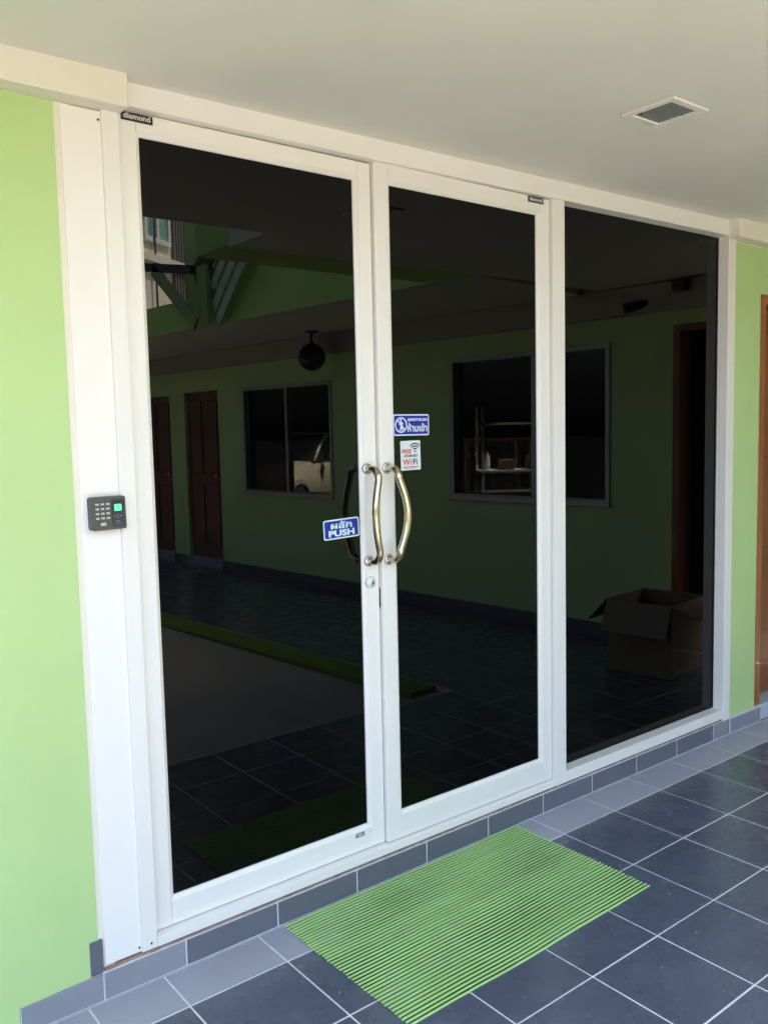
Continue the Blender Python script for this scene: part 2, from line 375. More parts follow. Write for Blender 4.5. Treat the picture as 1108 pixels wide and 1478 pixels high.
dL = leaf('left white-framed black glass door with the push sticker and key lock', .2205, 1.0405, .1195, 2.3325, .030, .286, .979, .199, 2.276)
dR = leaf('right white-framed black glass door with the no-entry and wifi stickers', 1.0445, 1.8685, .1195, 2.3385, .015, 1.112, 1.806, .212, 2.277)
box('gap_strip', (.820-.0006, .8236, .016, .036, .004, 2.20), dark_gap, dL)  # dark strip filling the gap between the leaves
def loc_on(d, x, y, z): return (x-d.location.x, y-d.location.y, z-d.location.z)

def handle(d, x, yf, bow, label=None):
    zt, zb = 1.377, 1.078; out = -.062
    pts = [(x, yf+.004, zt)]
    n_ = 10
    for k in range(1, n_+1):                # elbow
        a = R(90*k/n_); pts.append((x + bow*.06*k/n_, yf - .028 + out*0 - (.034)*math.sin(a)*1.0, zt - .034*(1-math.cos(a))))
    for k in range(1, 24):
        t = k/24; z = zt-.034 + (zb-zt+.068)*t; s = math.sin(math.pi*t)
        pts.append((x + bow*(.06 + .94*s), yf-.062-.006*s, z))
    for k in range(n_, 0, -1):
        a = R(90*k/n_); pts.append((x + bow*.06*k/n_, yf-.028-.034*math.sin(a), zb + .034*(1-math.cos(a))))
    pts.append((x, yf+.004, zb))
    P = [loc_on(d, *p) for p in pts]
    h = tube('pull_handle', P, .0118, chrome, d, 20); tag(h, label) if label else None
    for z in (zt, zb):
        lathe('rosette', [(.0180, -.001), (.0180, .004), (.0160, .0065), (.0122, .0070)], loc_on(d, x, yf, z), (0, -1, 0), steel, h, 24)
handle(dL, 1.001, .030, -.020)
handle(dR, 1.070, .015, .030)
# cylinder lock and latch slot
lk = lathe('lock', [(.0195, -.001), (.0195, .004), (.0165, .0085), (.0105, .0095), (.0100, .0120), (.0006, .0122)], loc_on(dL, 1.005, .030, 1.008), (0, -1, 0), mat_white, dL, 28)
box('keyhole', tuple(v for v in (1.0036-.2205, 1.0064-.2205, -.0127, -.0118, 1.0035-.1195, 1.0130-.1195)), black_m, lk)
lathe('cylinder', [(.0075, 0), (.0072, .0004)], loc_on(dL, 1.005, .0179, 1.008), (0, -1, 0), steel, lk, 20)
box('latch_slot', (.8203, .8238, -.0012, .03, .800, .865), black_m, dL)
# chip-like maker's tag on the bottom rail
ch = box('maker_tag', (.700, .735, -.0008, .0012, .0485, .0625), mat('grey_tag', (.22, .22, .22), .4), dL, .0003)
box('tag_print', (.7085, .7265, -.0011, -.0008, .0530, .0580), plate_l, ch)
# maker's plates
def plate(d, x0, x1, z0, z1, yf, size, sx):
    p = box('maker_plate', (x0-d.location.x, x1-d.location.x, -.0018, -.0003, z0-d.location.z, z1-d.location.z), plate_b, d, .0004)
    text('lettering', 'diamond', size, loc_on(d, (x0+x1)/2, yf-.0021, z0+.0062), plate_l, p, sx, .0004, .0005, 'CENTER')
plate(dL, .235, .322, 2.3085, 2.3300, .030, .0190, 1.12)
plate(dR, 1.752, 1.835, 2.3155, 2.3365, .015, .0180, 1.12)

# ------------------------------------------------------------------ stickers on the glass
def sticker(name, label, x, y, z, w_, h, rot, border, face, rad=.006, bw=.004):
    st = empty(name, (x, y, z)); st.rotation_euler = (0, rot, 0); tag(st, label, 'sticker')
    prism('backing', rounded(w_, h, rad), -.0007, 0.0, 1, border, st)
    if face: prism('printed_field', [(px+bw, pz+bw) for px, pz in rounded(w_-2*bw, h-2*bw, rad*.6)], -.0011, -.0007, 1, face, st)
    return st
YL, YR = .0455, .0305
s1 = sticker('door_sticker', 'blue push sticker with Thai word, tilted beside the left handle', .838, YL-.0002, 1.157, .1385, .0630, R(-2.0), push_w, blue, .008, .0045)
text('thai_lettering', 'ผลัก', .0275, (.069, -.0014, .0335), push_w, s1, 1.75, .0004, .0008, 'CENTER')
text('lettering', 'PUSH', .0265, (.069, -.0014, .0095), push_w, s1, 1.62, .0004, .0011, 'CENTER')
s2 = sticker('door_sticker', 'blue no-entry sticker with walking figure, topmost on the right door', 1.1135, YR-.0002, 1.4795, .1555, .0705, 0, sticker_w, blue, .007, .0045)
def ring(cx, cz, r0, r1, y0, y1, material, parent, name, a0=0, a1=360, n_=40):
    bm = bmesh.new(); V = []
    full = (a1-a0) >= 360
    N = n_ if full else n_+1
    for k in range(N):
        a = R(a0+(a1-a0)*k/n_); c, s = math.cos(a), math.sin(a)
        V.append([bm.verts.new((cx+r*c, yy, cz+r*s)) for r, yy in ((r0, y0), (r1, y0), (r1, y1), (r0, y1))])
    for k in range(n_):
        A, Bb = V[k], V[(k+1) % N]
        for j in range(4): bm.faces.new((A[j], Bb[j], Bb[(j+1) % 4], A[(j+1) % 4]))
    if not full: bm.faces.new(V[0]); bm.faces.new(V[-1][::-1])
    bmesh.ops.recalc_face_normals(bm, faces=bm.faces); return mesh_obj(name, bm, material, parent)
ring(.033, .0352, .0215, .0255, -.0015, -.0011, print_w, s2, 'prohibition_ring')
def bar(bm, p, q, w_, y0, y1):
    p, q = Vector((p[0], 0, p[1])), Vector((q[0], 0, q[1])); d = (q-p).normalized(); n_ = Vector((-d.z, 0, d.x))*w_/2
    P = [p+n_, q+n_, q-n_, p-n_]; a = [bm.verts.new((v.x, y0, v.z)) for v in P]; b = [bm.verts.new((v.x, y1, v.z)) for v in P]
    bm.faces.new(a); bm.faces.new(b[::-1])
    for i in range(4): bm.faces.new((a[i], b[i], b[(i+1) % 4], a[(i+1) % 4]))
bm = bmesh.new(); bar(bm, (.0175, .0515), (.0490, .0185), .0042, -.0019, -.0015); bmesh.ops.recalc_face_normals(bm, faces=bm.faces); mesh_obj('slash', bm, print_w, s2)
bm = bmesh.new()
for p, q_, w_ in (((.033, .046), (.034, .031), .0085), ((.0330, .031), (.0285, .0165), .0042), ((.0355, .031), (.0385, .0165), .0042), ((.0310, .0445), (.0250, .0360), .0030), ((.0360, .0445), (.0425, .0370), .0030)): bar(bm, p, q_, w_, -.00145, -.0011)
a_ = [bm.verts.new((.032+.0038*math.cos(t), -.00145, .0515+.0038*math.sin(t))) for t in [2*math.pi*k/14 for k in range(14)]]; bm.faces.new(a_)
bmesh.ops.recalc_face_normals(bm, faces=bm.faces); mesh_obj('walking_figure', bm, print_w, s2)
text('thai_lettering', 'บุคคลภายนอก', .0150, (.104, -.0014, .0485), print_w, s2, 1.0, .0004, .0004, 'CENTER')
text('thai_lettering', 'ห้ามเข้า', .0320, (.1035, -.0014, .0135), print_w, s2, .98, .0004, .0006, 'CENTER')
s3 = sticker('door_sticker', 'white free wifi sticker with red and black lettering on the right door', 1.1435, YR-.0002, 1.3640, .0860, .0980, R(-.8), mat('wifi_sticker_white', (.68, .74, .76), .4), None, .0035)
text('lettering', 'FREE', .0185, (.0045, -.0011, .0565), red, s3, 1.10, .0004, .0006)
text('lettering', 'INTERNET', .0118, (.0435, -.0011, .0435), blackp, s3, 1.08, .0004, .0003, 'CENTER')
text('lettering', 'Wi', .0270, (.0085, -.0011, .0185), red, s3, 1.10, .0004, .0006)
text('lettering', 'Fi', .0270, (.0505, -.0011, .0185), blackp, s3, 1.15, .0004, .0006)
text('lettering', 'HOTSPOT', .0120, (.0435, -.0011, .0050), red, s3, 1.18, .0004, .0003, 'CENTER')
for r_ in (.010, .0185, .0270): ring(.0625, .0615, r_-.0022, r_+.0022, -.0011, -.0007, blackp, s3, 'signal_arc', 42, 138, 14)
lathe('signal_dot', [(.0036, 0), (.0035, .0004)], (.0625, -.0007, .0615), (0, -1, 0), blackp, s3, 14)

# ------------------------------------------------------------------ fingerprint reader
fr = empty('fingerprint_reader', (.0895, .0105, 1.2575)); fr.rotation_euler = (0, R(-.6), 0); tag(fr, 'grey fingerprint reader with keypad on the white panel', 'keypad')
prism('body', rounded(.0915, .0855, .006, 4), -.026, .0, 1, reader_m, fr, .0018)
prism('reader_face', [(x+.0525, z+.008) for x, z in rounded(.034, .070, .003, 3)], -.0268, -.0262, 1, reader_d, fr)
prism('sensor_well', [(x+.0555, z+.0450) for x, z in rounded(.028, .030, .006, 4)], -.0275, -.0268, 1, black_m, fr)
prism('sensor_window', [(x+.0600, z+.0475) for x, z in rounded(.019, .0175, .0015, 2)], -.0285, -.0275, 1, finger, fr)
for r_ in range(4):
    for c_ in range(3):
        k_ = prism('key', [(x+.0105+c_*.0138, z+.0270+r_*.0120) for x, z in rounded(.0108, .0082, .0015, 2)], -.0272, -.0262, 1, reader_m, fr)
        tx = '123456789*0#'[(3-r_)*3+c_]
        bm = bmesh.new(); x_ = .0105+c_*.0138; z_ = .0270+r_*.0120
        add_box(bm, x_+.0012, x_+.0042, -.02755, -.0272, z_+.0018, z_+.0064); add_box(bm, x_+.0052, x_+.0096, -.02755, -.0272, z_+.0018, z_+.0064)
        bmesh.ops.recalc_face_normals(bm, faces=bm.faces); mesh_obj('key_print', bm, key_m, k_)
bm = bmesh.new()
for i in range(3): add_box(bm, .0235+i*.0048, .0235+i*.0048+.0038, -.0270, -.0262, .0120, .0195)
bmesh.ops.recalc_face_normals(bm, faces=bm.faces); mesh_obj('bell_key', bm, key_m, fr)
grey_pr = mat('grey_print', (.25, .25, .26), .5)
bm = bmesh.new()
for x_, z_ in ((.0615, .034), (.0690, .0375), (.0690, .0300), (.0765, .034)): add_box(bm, x_-.0020, x_+.0020, -.0272, -.0268, z_-.0012, z_+.0012)
bmesh.ops.recalc_face_normals(bm, faces=bm.faces); mesh_obj('indicator_print', bm, grey_pr, fr)
blue_pr = mat('bluish_print', (.16, .16, .36), .5)
boxes('logo_print', [(.063, .0740, -.0272, -.0268, .0195, .0222), (.0615, .0800, -.0272, -.0268, .0140, .0154)], blue_pr, fr)

# ------------------------------------------------------------------ doormat, 42 ribs over a dark sheet that stands for gap shade
dm = empty('doormat', (1.13, -.30, .0)); dm.rotation_euler = (0, 0, R(.6)); tag(dm, 'green ribbed plastic doormat on the tiles below the doors', 'doormat')
NR, MW, MD = 42, 1.03, .590
for i in range(NR):
    y = MD/2 - .007 - i*(MD-.010)/(NR-1) - .002
    bm = bmesh.new(); prof = [(-.0031, .0020), (-.0031, .0048), (-.0021, .0060), (.0021, .0060), (.0031, .0048), (.0031, .0020)]
    N = 26; ph = random.uniform(-.5, .5); rings = []; e0 = random.uniform(-.002, .002); e1 = random.uniform(-.002, .002)
    for k in range(N+1):
        t = k/N; x = -MW/2 + e0 + (MW + e1-e0)*t
        dy = .0028*math.sin(6.0*t + i*.045 + .4) + .0012*math.sin(15*t + i*.12 + ph*.4) + .0004*random.uniform(-1, 1)
        # the sheet dips a little where feet land and lifts along the near edge
        dz = .0016*math.sin(9*t + i*.21) + .0012*math.sin(4*t - i*.33)
        rings.append([bm.verts.new((x, y+dy+a, max(h+dz*.45, .0042) if j not in (0, 5) else h)) for j, (a, h) in enumerate(prof)])
    for a, b in zip(rings, rings[1:]):
        for j in range(6): bm.faces.new((a[j], a[(j+1) % 6], b[(j+1) % 6], b[j]))
    bm.faces.new(rings[0][::-1]); bm.faces.new(rings[-1]); bmesh.ops.recalc_face_normals(bm, faces=bm.faces)
    o = mesh_obj('rib', bm, mat_green, dm)
box('backing', (-MW/2+.006, MW/2-.006, -MD/2+.006, MD/2-.008, .0006, .0024), mat_gap, dm)  # added sheet, darkens the gaps between the ribs

# ------------------------------------------------------------------ recessed ceiling light
lx0, lx1, ly0, ly1 = 1.512, 1.688, -.744, -.566; lz = CZ(1.6) - .0015
cl_ = empty('ceiling_light', ((lx0+lx1)/2, (ly0+ly1)/2, lz)); tag(cl_, 'square recessed ceiling light with white frame, unlit', 'ceiling light')
h_ = .088; i_ = .064
for (x0, x1, y0, y1) in ((-h_, -i_, -h_, h_), (i_, h_, -h_, h_), (-i_+.0002, i_-.0002, -h_, -i_), (-i_+.0002, i_-.0002, i_, h_)):
    box('frame', (x0, x1, y0, y1, -.007, .0), white_alu, cl_, .002)
box('diffuser', (-i_, i_, -i_, i_, -.0025, .001), lamp_pane, cl_)
lathe('spring_clip', [(.004, 0), (.004, .006), (.002, .007)], (-.060, .038, -.005), (0, 0, -1), steel_dk, cl_, 12)
lathe('fixing_screw', [(.003, 0), (.003, .002)], (.056, -.02, -.0026), (0, 0, -1), steel_dk, cl_, 10)

# ------------------------------------------------------------------ wooden door at the right
wd = empty('wooden_door', (3.394, .015, .08)); tag(wd, 'red-brown panelled wooden door in an orange-brown frame at the right edge', 'door')
box('door_frame', (0, .048, -.003, .12, .003, 2.030), wood_fr, wd, .003)
box('door_frame', (.0482, .80, -.003, .12, 1.990, 2.030), wood_fr, wd, .003)
box('door_frame', (.80, .845, -.003, .12, .003, 2.030), wood_fr, wd, .003)
lf = box('leaf', (.052, .797, .078, .118, .012, 1.984), wood, wd, .002)
for (x0, x1, z0, z1) in ((.13, .40, .18, .78), (.45, .72, .18, .78), (.13, .40, .90, 1.25), (.45, .72, .90, 1.25), (.13, .40, 1.38, 1.86), (.45, .72, 1.38, 1.86)):
    box('panel', (x0, x1, .070, .082, z0, z1), wood, lf, .006)
for (x0, x1) in ((.105, .117), ):
    box('moulding', (x0, x1, .072, .081, .15, 1.90), wood_fr, lf, .003)
box('threshold', (.0, .86, -.012, .20, -.03, .002), tile_pale, wd, .002)
box('riser_tile', (.0125, .86, -.013, .18, -.077, -.0305), tile_pale, wd, .001)

# ------------------------------------------------------------------ our upper storey (shades the veranda)
us = empty('upper_storey', (-1, 0, 2.5)); tag(us, 'upper storey of the green building above the veranda ceiling', 'building')
box('wall', (-4.2, 2.42, -1.20, 6, .005, 2.3), green_dk, us)
box('wall', (2.421, 6.4, -1.545, 6, .05, 1.6), green_dk, us)
box('wall', (-4.3, 5.4, .20, 6, -2.5, .004), cream, us)
bmx = box('edge_beam', (1.44, 2.98, -1.95, -1.545, 2.425, 2.60), green_dk); tag(bmx, 'green painted edge beam of the veranda roof seen in the left door glass', 'beam')

# ------------------------------------------------------------------ annex across the corner (seen in the glass)
AX = (4.28, -2.0, 0); RZ = R(85)
ab = empty('annex_building', AX, RZ); tag(ab, 'green annex with brown doors and sliding windows reflected in the door glass', 'building')
W1 = (-3.97, -2.50, .885, 1.995); W2 = (-1.02, .515, .95, 2.075); D1 = (-6.2, -5.50, .10, 1.98); D2 = (-5.165, -4.455, .10, 2.0); D3 = (1.035, 1.75, .02, 2.10)
X0, X1, ZT = -12, 1.98, 2.5
ops = sorted([W1, W2, D1, D2, D3]); bl = []; x = X0
for o in ops:
    bl.append((x, o[0], -.15, 0, .0, ZT)); 
    if o[2] > .05: bl.append((o[0], o[1], -.15, 0, 0, o[2]))
    bl.append((o[0], o[1], -.15, 0, o[3], ZT)); x = o[1]
bl.append((x, X1, -.15, 0, 0, ZT))
boxes('wall', bl, green_ann, ab)
for (a, b) in ((X0, D1[0]), (D1[1], D2[0]), (D2[1], D3[0]-.045)):
    box('skirting', (a, b, .0005, .012, 0, .10), tile_md, ab)
prism('cornice', [(.0005, 2.24), (.055, 2.24), (.055, 2.42), (.0005, 2.42)], X0, X1, 0, mat('annex_cornice_paint', (.46, .43, .37), .8, .2), ab)
def ann_window(o, panes, left_glass=None):
    f_ = .035; x0, x1, z0, z1 = o
    wn = boxes('window', [(x0, x1, -.10, .012, z0, z0+f_), (x0, x1, -.10, .012, z1-f_, z1), (x0, x0+f_, -.10, .012, z0+f_, z1-f_), (x1-f_, x1, -.10, .012, z0+f_, z1-f_)], alu, ab, .001)
    xm = (x0+x1)/2 if panes is None else panes
    box('mullion', (xm-.018, xm+.018, -.08, -.01, z0+f_, z1-f_), alu, wn)
    box('sill', (x0-.01, x1+.01, .0125, .035, z0-.012, z0+.022), alu, wn)
    box('pane', (x0+f_, xm-.0185, -.058, -.054, z0+f_, z1-f_), left_glass, wn)
    box('pane', (xm+.0185, x1-f_, -.038, -.034, z0+f_, z1-f_), clear_glass, wn)
ann_window(W1, None, smoke_glass); ann_window(W2, -.20, clear_glass)
for o in (D1, D2):
    x0, x1, z0, z1 = o
    dr = box('door', (x0, x1, -.09, -.04, z0, z1), door_wood, ab)
    for xx in (0, 1):
        a = x0+.08+xx*(x1-x0-.06)/2; b = a+(x1-x0)/2-.13
        for zz in ((.15, .85), (.97, 1.80)): box('panel', (a, b, -.046, -.028, z0+zz[0], z0+zz[1]), door_wood, dr, .006)
    lathe('knob', [(.012, 0), (.012, .03), (.026, .04), (.026, .055), (.01, .065)], (x1-.07, -.04, z0+.95), (0, 1, 0), steel, dr, 14)
    box('step', (x0-.02, x1+.02, -.12, .03, 0, .098), tile_lt, ab)
x0, x1, z0, z1 = D3
boxes('door_surround', [(x0-.045, x0, -.15, .015, 0, z1+.045), (x0, x1, -.15, .015, z1, z1+.045), (x1, x1+.045, -.15, .015, 0, z1+.045)], wood, ab)
# upper part above the veranda edge
boxes('upper_wall', [(-2.92, .44, -1.3, 1.235, 2.505, 3.9), (-2.92, .44, 1.2395, 1.26, 2.42, 3.9)], green_dk, ab)
box('parapet', (-9, -2.922, 1.2395, 1.26, 2.42, 2.68), green_dk, ab)
# dim store room behind the windows
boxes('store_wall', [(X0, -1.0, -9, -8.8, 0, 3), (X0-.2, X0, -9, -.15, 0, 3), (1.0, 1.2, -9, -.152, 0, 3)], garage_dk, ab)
bl = []
# unseen roof, two slots added to let sun onto car and rack
AM = Matrix.Translation(AX) @ Matrix.Rotation(RZ, 4, 'Z')
def slot(T, hx, hy):
    T = Vector(T); p = AM.inverted() @ (T + tosun*((2.96-T.z)/tosun.z)); return (p.x-hx, p.x+hx, p.y-hy, p.y+hy)
H1 = slot((7.3, -9.95, 1.0), .55, 1.0); H2 = slot((6.65, -4.55, 1.08), .45, .55)
xs = sorted([X0, H1[0], H1[1], H2[0], H2[1], 1.2]); ys = sorted([-9, H1[2], H1[3], H2[2], H2[3], -.152])
bm = bmesh.new()
for i in range(len(xs)-1):
    for j in range(len(ys)-1):
        cx, cy = (xs[i]+xs[i+1])/2, (ys[j]+ys[j+1])/2
        if any(h[0] < cx < h[1] and h[2] < cy < h[3] for h in (H1, H2)): continue
        add_box(bm, xs[i], xs[i+1], ys[j], ys[j+1], 2.93, 3.0)
bmesh.ops.recalc_face_normals(bm, faces=bm.faces); mesh_obj('store_roof', bm, roof_m, ab)
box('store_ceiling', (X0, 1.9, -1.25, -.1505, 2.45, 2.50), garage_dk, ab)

af = box('annex_floor', (-12, .63, .0, 1.68, -.06, -.0009), grout); af.location = AX; af.rotation_euler = (0, 0, RZ); tag(af, 'dark tiled walkway along the annex', kind='structure')
for i in range(24):
    for j in range(6):
        xa = .62-(i+1)*.3; ya = j*.3; yb = min(ya+.3, 1.68)
        if yb-ya < .05: continue
        tile(af, xa, xa+.3, ya, yb, 0, tile_dk)
sf = box('store_floor', (-12, 1.0, -8.8, -.15, -.06, -.01), concrete); sf.location = AX; sf.rotation_euler = (0, 0, RZ); tag(sf, 'concrete floor of the dim store room', kind='structure')
kb = box('kerb', (-12, .36, 1.69, 1.90, -.2, .004), kerb_m, None, .008); kb.location = AX; kb.rotation_euler = (0, 0, RZ); tag(kb, 'green painted kerb between annex walkway and yard, reflected in glass', 'kerb')
ac = prism('annex_ceiling', [(-12, 0.0), (.30, .0), (.30, 1.239), (-12, 1.239)], 2.425, 2.50, 2, ceil_m); ac.location = AX; ac.rotation_euler = (0, 0, RZ); tag(ac, 'plain ceiling over the annex walkway', kind='structure')

# ------------------------------------------------------------------ small things by the annex
gl_ = empty('globe_lamp', (3.8, -4.41, 2.425)); tag(gl_, 'dark round globe lamp hanging from the annex ceiling', 'lamp')
lathe('ceiling_plate', [(.06, 0), (.06, .012), (.03, .02)], (0, 0, 0), (0, 0, -1), black_m, gl_, 24)
lathe('stem', [(.010, .018), (.010, .09), (.022, .095), (.03, .115)], (0, 0, 0), (0, 0, -1), black_m, gl_, 16)
lathe('globe', [(.125*math.sin(R(a)), .232-.125*math.cos(R(a))) for a in range(6, 180, 8)], (0, 0, 0), (0, 0, -1), globe_m, gl_, 40)
sc = empty('security_camera', (4.34, -1.22, 2.30), RZ); sc.scale = (.68, .68, .68); tag(sc, 'small black security camera high on the annex wall', 'camera')
lathe('mount', [(.03, 0), (.03, .015), (.012, .02), (.012, .07)], (0, -.001, 0), (0, 1, 0), black_m, sc, 16)
tube('body', [(.06, .055, .01), (.0, .075, -.01), (-.12, .11, -.035), (-.16, .122, -.043)], [.028, .034, .036, .038], black_m, sc, 16)
box('hood', (-.175, .05, .055, .15, .012, .02), black_m, sc)
tube('cable', [(.01, .01, .0), (.08, .012, .03), (.14, .012, .09), (.20, .014, .12)], .005, black_m, sc, 8)
jb = empty('junction_box', (4.345, -.93, 2.40), RZ); tag(jb, 'dark junction box on the annex cornice', 'box')
box('box', (-.05, .05, .0, .07, -.055, .015), black_m, jb, .004); box('lid', (-.045, .045, .0702, .076, -.05, .01), steel_dk, jb, .002)
cb = empty('cardboard_box', (3.69, -.80, 0), R(-8)); tag(cb, 'open brown cardboard box standing by the annex wall, reflected in the fixed pane', 'box')
bw_, bd_, bh = .46, .40, .44
for b in ((-.0, .005, -.21, .21, .002, bh), (bw_-.005, bw_, -.21, .21, .002, bh), (.0052, bw_-.0052, -.21, -.205, .002, bh), (.0052, bw_-.0052, .205, .21, .002, bh)): box('side', b, cardboard, cb)
box('base', (.005, bw_-.005, -.205, .205, .002, .006), cardboard, cb)
def flap(p0, p1, out, ln, drop):
    p0, p1 = Vector(p0), Vector(p1); o = Vector(out); a = R(drop); d = o*math.cos(a)*ln + Vector((0, 0, math.sin(a)*ln)); up = d.normalized().cross((p1-p0).normalized())*.004
    bm = bmesh.new(); q = [p0, p1, p1+d, p0+d]; A = [bm.verts.new(v) for v in q]; Bv = [bm.verts.new(v+up) for v in q]
    bm.faces.new(A); bm.faces.new(Bv[::-1])
    for i in range(4): bm.faces.new((A[i], Bv[i], Bv[(i+1) % 4], A[(i+1) % 4]))
    bmesh.ops.recalc_face_normals(bm, faces=bm.faces); mesh_obj('flap', bm, cardboard, cb)
flap((-.001, -.21, bh), (-.001, .21, bh), (-1, 0, 0), .20, -66)
flap((0, -.2105, bh), (bw_, -.2105, bh), (0, -1, 0), .20, -48)
flap((0, .2105, bh), (bw_, .2105, bh), (0, 1, 0), .18, -20)
flap((bw_+.001, -.21, bh), (bw_+.001, .21, bh), (1, 0, 0), .20, -35)

# steel frame and pale strips standing in for light stripes on the upper wall
sf_ = empty('steel_canopy', (2.5, -4.3, 2.5)); tag(sf_, 'dark steel canopy frame with pale strips in place of light stripes, reflected in the left door glass', 'canopy')
def strut(name, p, q_, wd_, material):
    p, q_ = Vector(p), Vector(q_); o = sf_.location; d = (q_-p); n_ = Vector((1, 0, 0)); u = d.normalized().cross(n_).normalized()*wd_/2; t = n_*.014
    bm = bmesh.new(); V = [bm.verts.new(v-o) for v in (p-u-t, p+u-t, q_+u-t, q_-u-t, p-u+t, p+u+t, q_+u+t, q_-u+t)]
    for f in ((0, 1, 2, 3), (4, 7, 6, 5), (0, 4, 5, 1), (1, 5, 6, 2), (2, 6, 7, 3), (3, 7, 4, 0)): bm.faces.new([V[i] for i in f])
    bmesh.ops.recalc_face_normals(bm, faces=bm.faces); return mesh_obj(name, bm, material, sf_)
XC = 2.715
strut('post', (XC, -4.37, 2.43), (XC, -4.37, 2.90), .17, beam_green)
strut('brace', (XC-.03, -5.26, 3.00), (XC-.03, -4.46, 2.43), .11, beam_green)
strut('crossbar', (XC-.03, -5.45, 3.05), (XC-.03, -4.50, 2.88), .075, steel_dk)
strut('rafter', (XC+.03, -4.56, 2.84), (XC+.03, -3.82, 3.20), .17, steel_dk)
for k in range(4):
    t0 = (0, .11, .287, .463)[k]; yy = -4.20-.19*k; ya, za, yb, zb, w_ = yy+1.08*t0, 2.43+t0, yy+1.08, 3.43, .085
    strut('light_stripe', (XC+.045, ya, za), (XC+.045, yb, zb), w_, stripe_pale)
# far house
fh = empty('far_house', (7.25, -15.1, 0), R(-32)); tag(fh, 'pale sunlit house with aqua window beyond the annex parapet, reflected at the upper left', 'house')
box('wall', (-1.3, 7, -6, 0, 0, 9), house_w, fh)
fw = boxes('window', [(-.62, .30, .001, .08, 5.48, 5.58), (-.62, -.54, .001, .08, 5.58, 6.9), (.22, .30, .001, .08, 5.58, 6.9), (-.20, -.12, .001, .08, 5.58, 6.9), (-.62, .30, .001, .08, 6.9, 7)], mat_white, fh)
box('pane', (-.54, -.20, .005, .03, 5.58, 6.9), aqua_glass, fw); box('pane', (-.12, .22, .005, .03, 5.58, 6.9), aqua_glass, fw)
box('ledge', (-1.3, 7, .002, .18, 5.05, 5.20), house_w, fh)
tube('drain_pipe', [(-.33, .1, .3), (-.33, .1, 8.8)], .022, steel_dk, fh, 10)
boxes('corrugated_sheet', [(.40+i*.10, .45+i*.10, .002, .09, 0, 8.5) for i in range(14)], mat('grey_sheet', (.16, .17, .16), .6), fh)

# ------------------------------------------------------------------ store room contents
car = empty('parked_car', (6.76, -10.59, 0), R(-27)); tag(car, 'beige car parked inside the store, seen through the annex window in the left door glass', 'car')
# x: + towards the rear; front at negative x
sect = [(-.85, .42, .62, .62), (-.80, .30, .80, .74), (-.55, .24, .90, .80), (0.0, .22, .98, .82), (.55, .22, 1.04, .84), (1.6, .22, 1.06, .85), (2.6, .22, 1.07, .85), (3.0, .26, 1.05, .82), (3.25, .35, .95, .74), (3.30, .45, .80, .66)]
bm = bmesh.new(); rings = []
for x_, zb_, zt_, hw in sect:
    prof = [(-hw*.80, zb_), (-hw*.97, zb_+.08), (-hw, zb_+(zt_-zb_)*.5), (-hw*.97, zt_-.10), (-hw*.86, zt_-.02), (0, zt_+.02), (hw*.86, zt_-.02), (hw*.97, zt_-.10), (hw, zb_+(zt_-zb_)*.5), (hw*.97, zb_+.08), (hw*.80, zb_)]
    rings.append([bm.verts.new((x_, y_, z_)) for y_, z_ in prof])
for a, b in zip(rings, rings[1:]):
    for k in range(11): bm.faces.new((a[k], a[(k+1) % 11], b[(k+1) % 11], b[k]))
bm.faces.new(rings[0]); bm.faces.new(rings[-1][::-1]); bmesh.ops.recalc_face_normals(bm, faces=bm.faces)
body = mesh_obj('body', bm, car_m, car, True)
bm = bmesh.new(); rings = []
for x_, zt_, hw in ((.62, 1.04, .74), (.95, 1.26, .66), (1.35, 1.45, .62), (2.0, 1.50, .61), (2.6, 1.42, .61), (3.0, 1.06, .70)):
    rings.append([bm.verts.new((x_, y_, z_)) for y_, z_ in ((-.78, 1.03), (-hw, zt_-.03), (-hw*.85, zt_+.005), (hw*.85, zt_+.005), (hw, zt_-.03), (.78, 1.03))])
for a, b in zip(rings, rings[1:]):
    for k in range(5): bm.faces.new((a[k], a[k+1], b[k+1], b[k]))
bm.faces.new(rings[0]); bm.faces.new(rings[-1][::-1]); bmesh.ops.recalc_face_normals(bm, faces=bm.faces)
mesh_obj('cabin_glass', bm, black_m, car)
for s in (-1, 1):
    tube('pillar', [(.60, s*.77, 1.03), (.95, s*.68, 1.26), (1.36, s*.625, 1.47), (2.0, s*.615, 1.51), (2.6, s*.615, 1.43), (3.0, s*.71, 1.07)], .03, car_m, car, 10)
    tube('mirror', [(.86, s*.84, 1.08), (.80, s*.99, 1.10)], [.05, .075], black_m, car, 12)
    for wx in (-.05, 2.45):
        wh = lathe('wheel', [(.16, -.10), (.31, -.10), (.325, -.06), (.325, .06), (.31, .10), (.16, .10)], (wx, s*.745, .325), (0, s, 0), tyre, car, 28)
        lathe('rim', [(.20, .102), (.20, .108), (.06, .09), (.05, .11)], (wx, s*.745, .325), (0, s, 0), alu, wh, 20)
        ring(wx, .33, .36, .44, s*.80, s*.875, car_m, car, 'wheel_arch', -5, 185, 18)
box('roof_panel', (1.35, 2.6, -.56, .56, 1.49, 1.515), car_m, car, .008)
box('headlight', (-.86, -.72, .48, .70, .66, .76), mat_white, car, .01); box('headlight', (-.86, -.72, -.70, -.48, .66, .76), mat_white, car, .01)

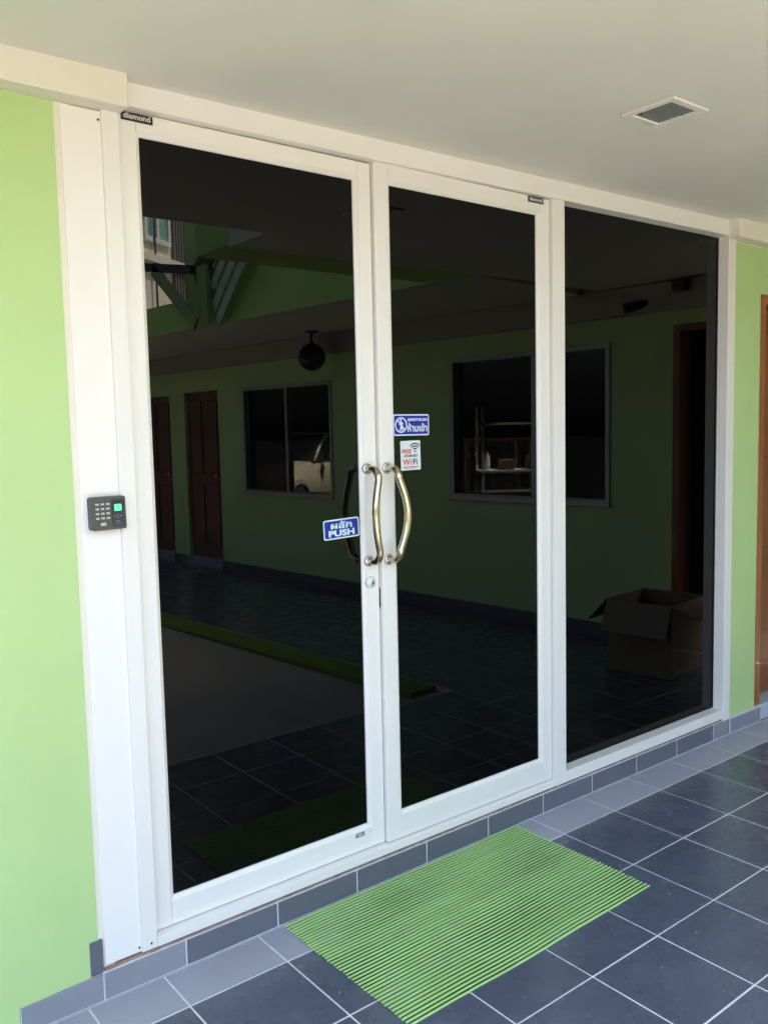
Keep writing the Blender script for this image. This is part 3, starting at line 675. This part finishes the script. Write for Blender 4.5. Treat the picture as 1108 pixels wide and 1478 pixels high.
ld = empty('ladder', (8.6, -12.2, 0)); tag(ld, 'metal ladder leaning in the dark store behind the beige car', 'ladder')
for s in (-.17, .17): tube('stile', [(s, .35, 0), (s*.9, -.1, 2.25)], .02, steel, ld, 8)
for k in range(8):
    t = .06+k*.125; tube('rung', [(-.17*(1-.1*t), .35-.45*t, 2.25*t), (.17*(1-.1*t), .35-.45*t, 2.25*t)], .016, steel, ld, 8)
rk = empty('storage_rack', (6.65, -4.55, 0), R(35)); tag(rk, 'steel storage rack inside the store, seen through the annex window in the right door', 'rack')
for x_ in (-.45, .45):
    for y_ in (-.2, .2): box('post', (x_-.015, x_+.015, y_-.015, y_+.015, 0, 1.75), mat_white, rk)
for z_ in (.45, .80, 1.02): box('shelf', (-.47, .47, -.22, .22, z_, z_+.025), mat_white, rk)
for y_ in (-.2, .2): box('top_rail', (-.47, .47, y_-.012, y_+.012, 1.55, 1.575), mat_white, rk)
for (x_, z_, s_, lb_) in ((-.2, .825, .18, 'brown carton on the second shelf of the storage rack'), (.2, 1.045, .2, 'larger brown carton on the third shelf of the storage rack'), (-.15, 1.045, .14, 'smaller brown carton on the third shelf of the storage rack'), (.1, .475, .24, 'big brown carton on the lowest shelf of the storage rack'), (.28, .825, .13, 'small brown carton at the end of the second shelf of the storage rack')):
    bo = box('carton', (x_-s_/2, x_+s_/2, -.13, .13, 0, s_*.8), brown_box, None, .003); bo.location = rk.matrix_basis @ Vector((0, 0, z_+.001)); bo.location = Vector((6.65, -4.55, z_+.001)); bo.rotation_euler = (0, 0, R(35))
    tag(bo, lb_, 'carton', 'cartons on the storage rack')
wb = empty('workbench', (7.3, -5.6, 0), R(20)); tag(wb, 'timber workbench in the store beside the storage rack', 'workbench')
box('top', (-.5, .5, -.25, .25, 1.36, 1.40), wood_fr, wb)
for x_ in (-.45, .45):
    for y_ in (-.2, .2): box('leg', (x_-.025, x_+.025, y_-.025, y_+.025, 0, 1.36), wood_fr, wb)

# pale plaster flecks left on the tiles
bm = bmesh.new(); rnd = random.Random(3)
spots = [(1.72, -.62), (1.70, -.60), (1.30, -.72), (1.24, -.70), (1.36, -.78), (1.90, -.09), (2.02, -.52)] + [(rnd.uniform(.9, 2.6), rnd.uniform(-1.15, -.62)) for _ in range(26)] + [(rnd.uniform(.2, .6), rnd.uniform(-.6, -.2)) for _ in range(6)] + [(rnd.uniform(1.8, 3.0), rnd.uniform(-.6, -.05)) for _ in range(8)]
for x, y in spots:
    r_ = rnd.choice((.0011, .0014, .0018, .0026)); n_ = 6; a0 = rnd.uniform(0, 6)
    top = bm.verts.new((x, y, .0006+r_*.5)); rg = [bm.verts.new((x+r_*rnd.uniform(.6, 1.3)*math.cos(a0+k*2*math.pi/n_), y+r_*rnd.uniform(.6, 1.3)*math.sin(a0+k*2*math.pi/n_), .0003)) for k in range(n_)]
    for k in range(n_): bm.faces.new((rg[k], rg[(k+1) % n_], top))
bmesh.ops.recalc_face_normals(bm, faces=bm.faces)
fk = mesh_obj('plaster_flecks', bm, mat('plaster_fleck', (.6, .58, .54), .9)); tag(fk, 'tiny pale plaster flecks scattered on the dark tiles', kind='stuff')

# bright odds and ends standing on the rack and the workbench in the store
for x_, z_, r_, h_, lb_ in ((-.36, 1.046, .035, .20, 'pale bottle on the third shelf of the storage rack'), (.40, 1.046, .05, .10, 'round tin on the third shelf of the storage rack'), (-.05, .826, .04, .15, 'pale jar on the second shelf of the storage rack')):
    p = Matrix.Rotation(R(35), 4, 'Z') @ Vector((x_, -.05, 0)); jr = empty('jar', (6.65+p.x, -4.55+p.y, z_)); tag(jr, lb_, 'jar', 'jars on the storage rack')
    lathe('body', [(r_*.9, 0), (r_, .01), (r_, h_*.7), (r_*.5, h_*.85), (r_*.5, h_*.9)], (0, 0, 0), (0, 0, 1), mat_white, jr, 16); lathe('lid', [(r_*.55, h_*.902), (r_*.55, h_)], (0, 0, 0), (0, 0, 1), red, jr, 14)
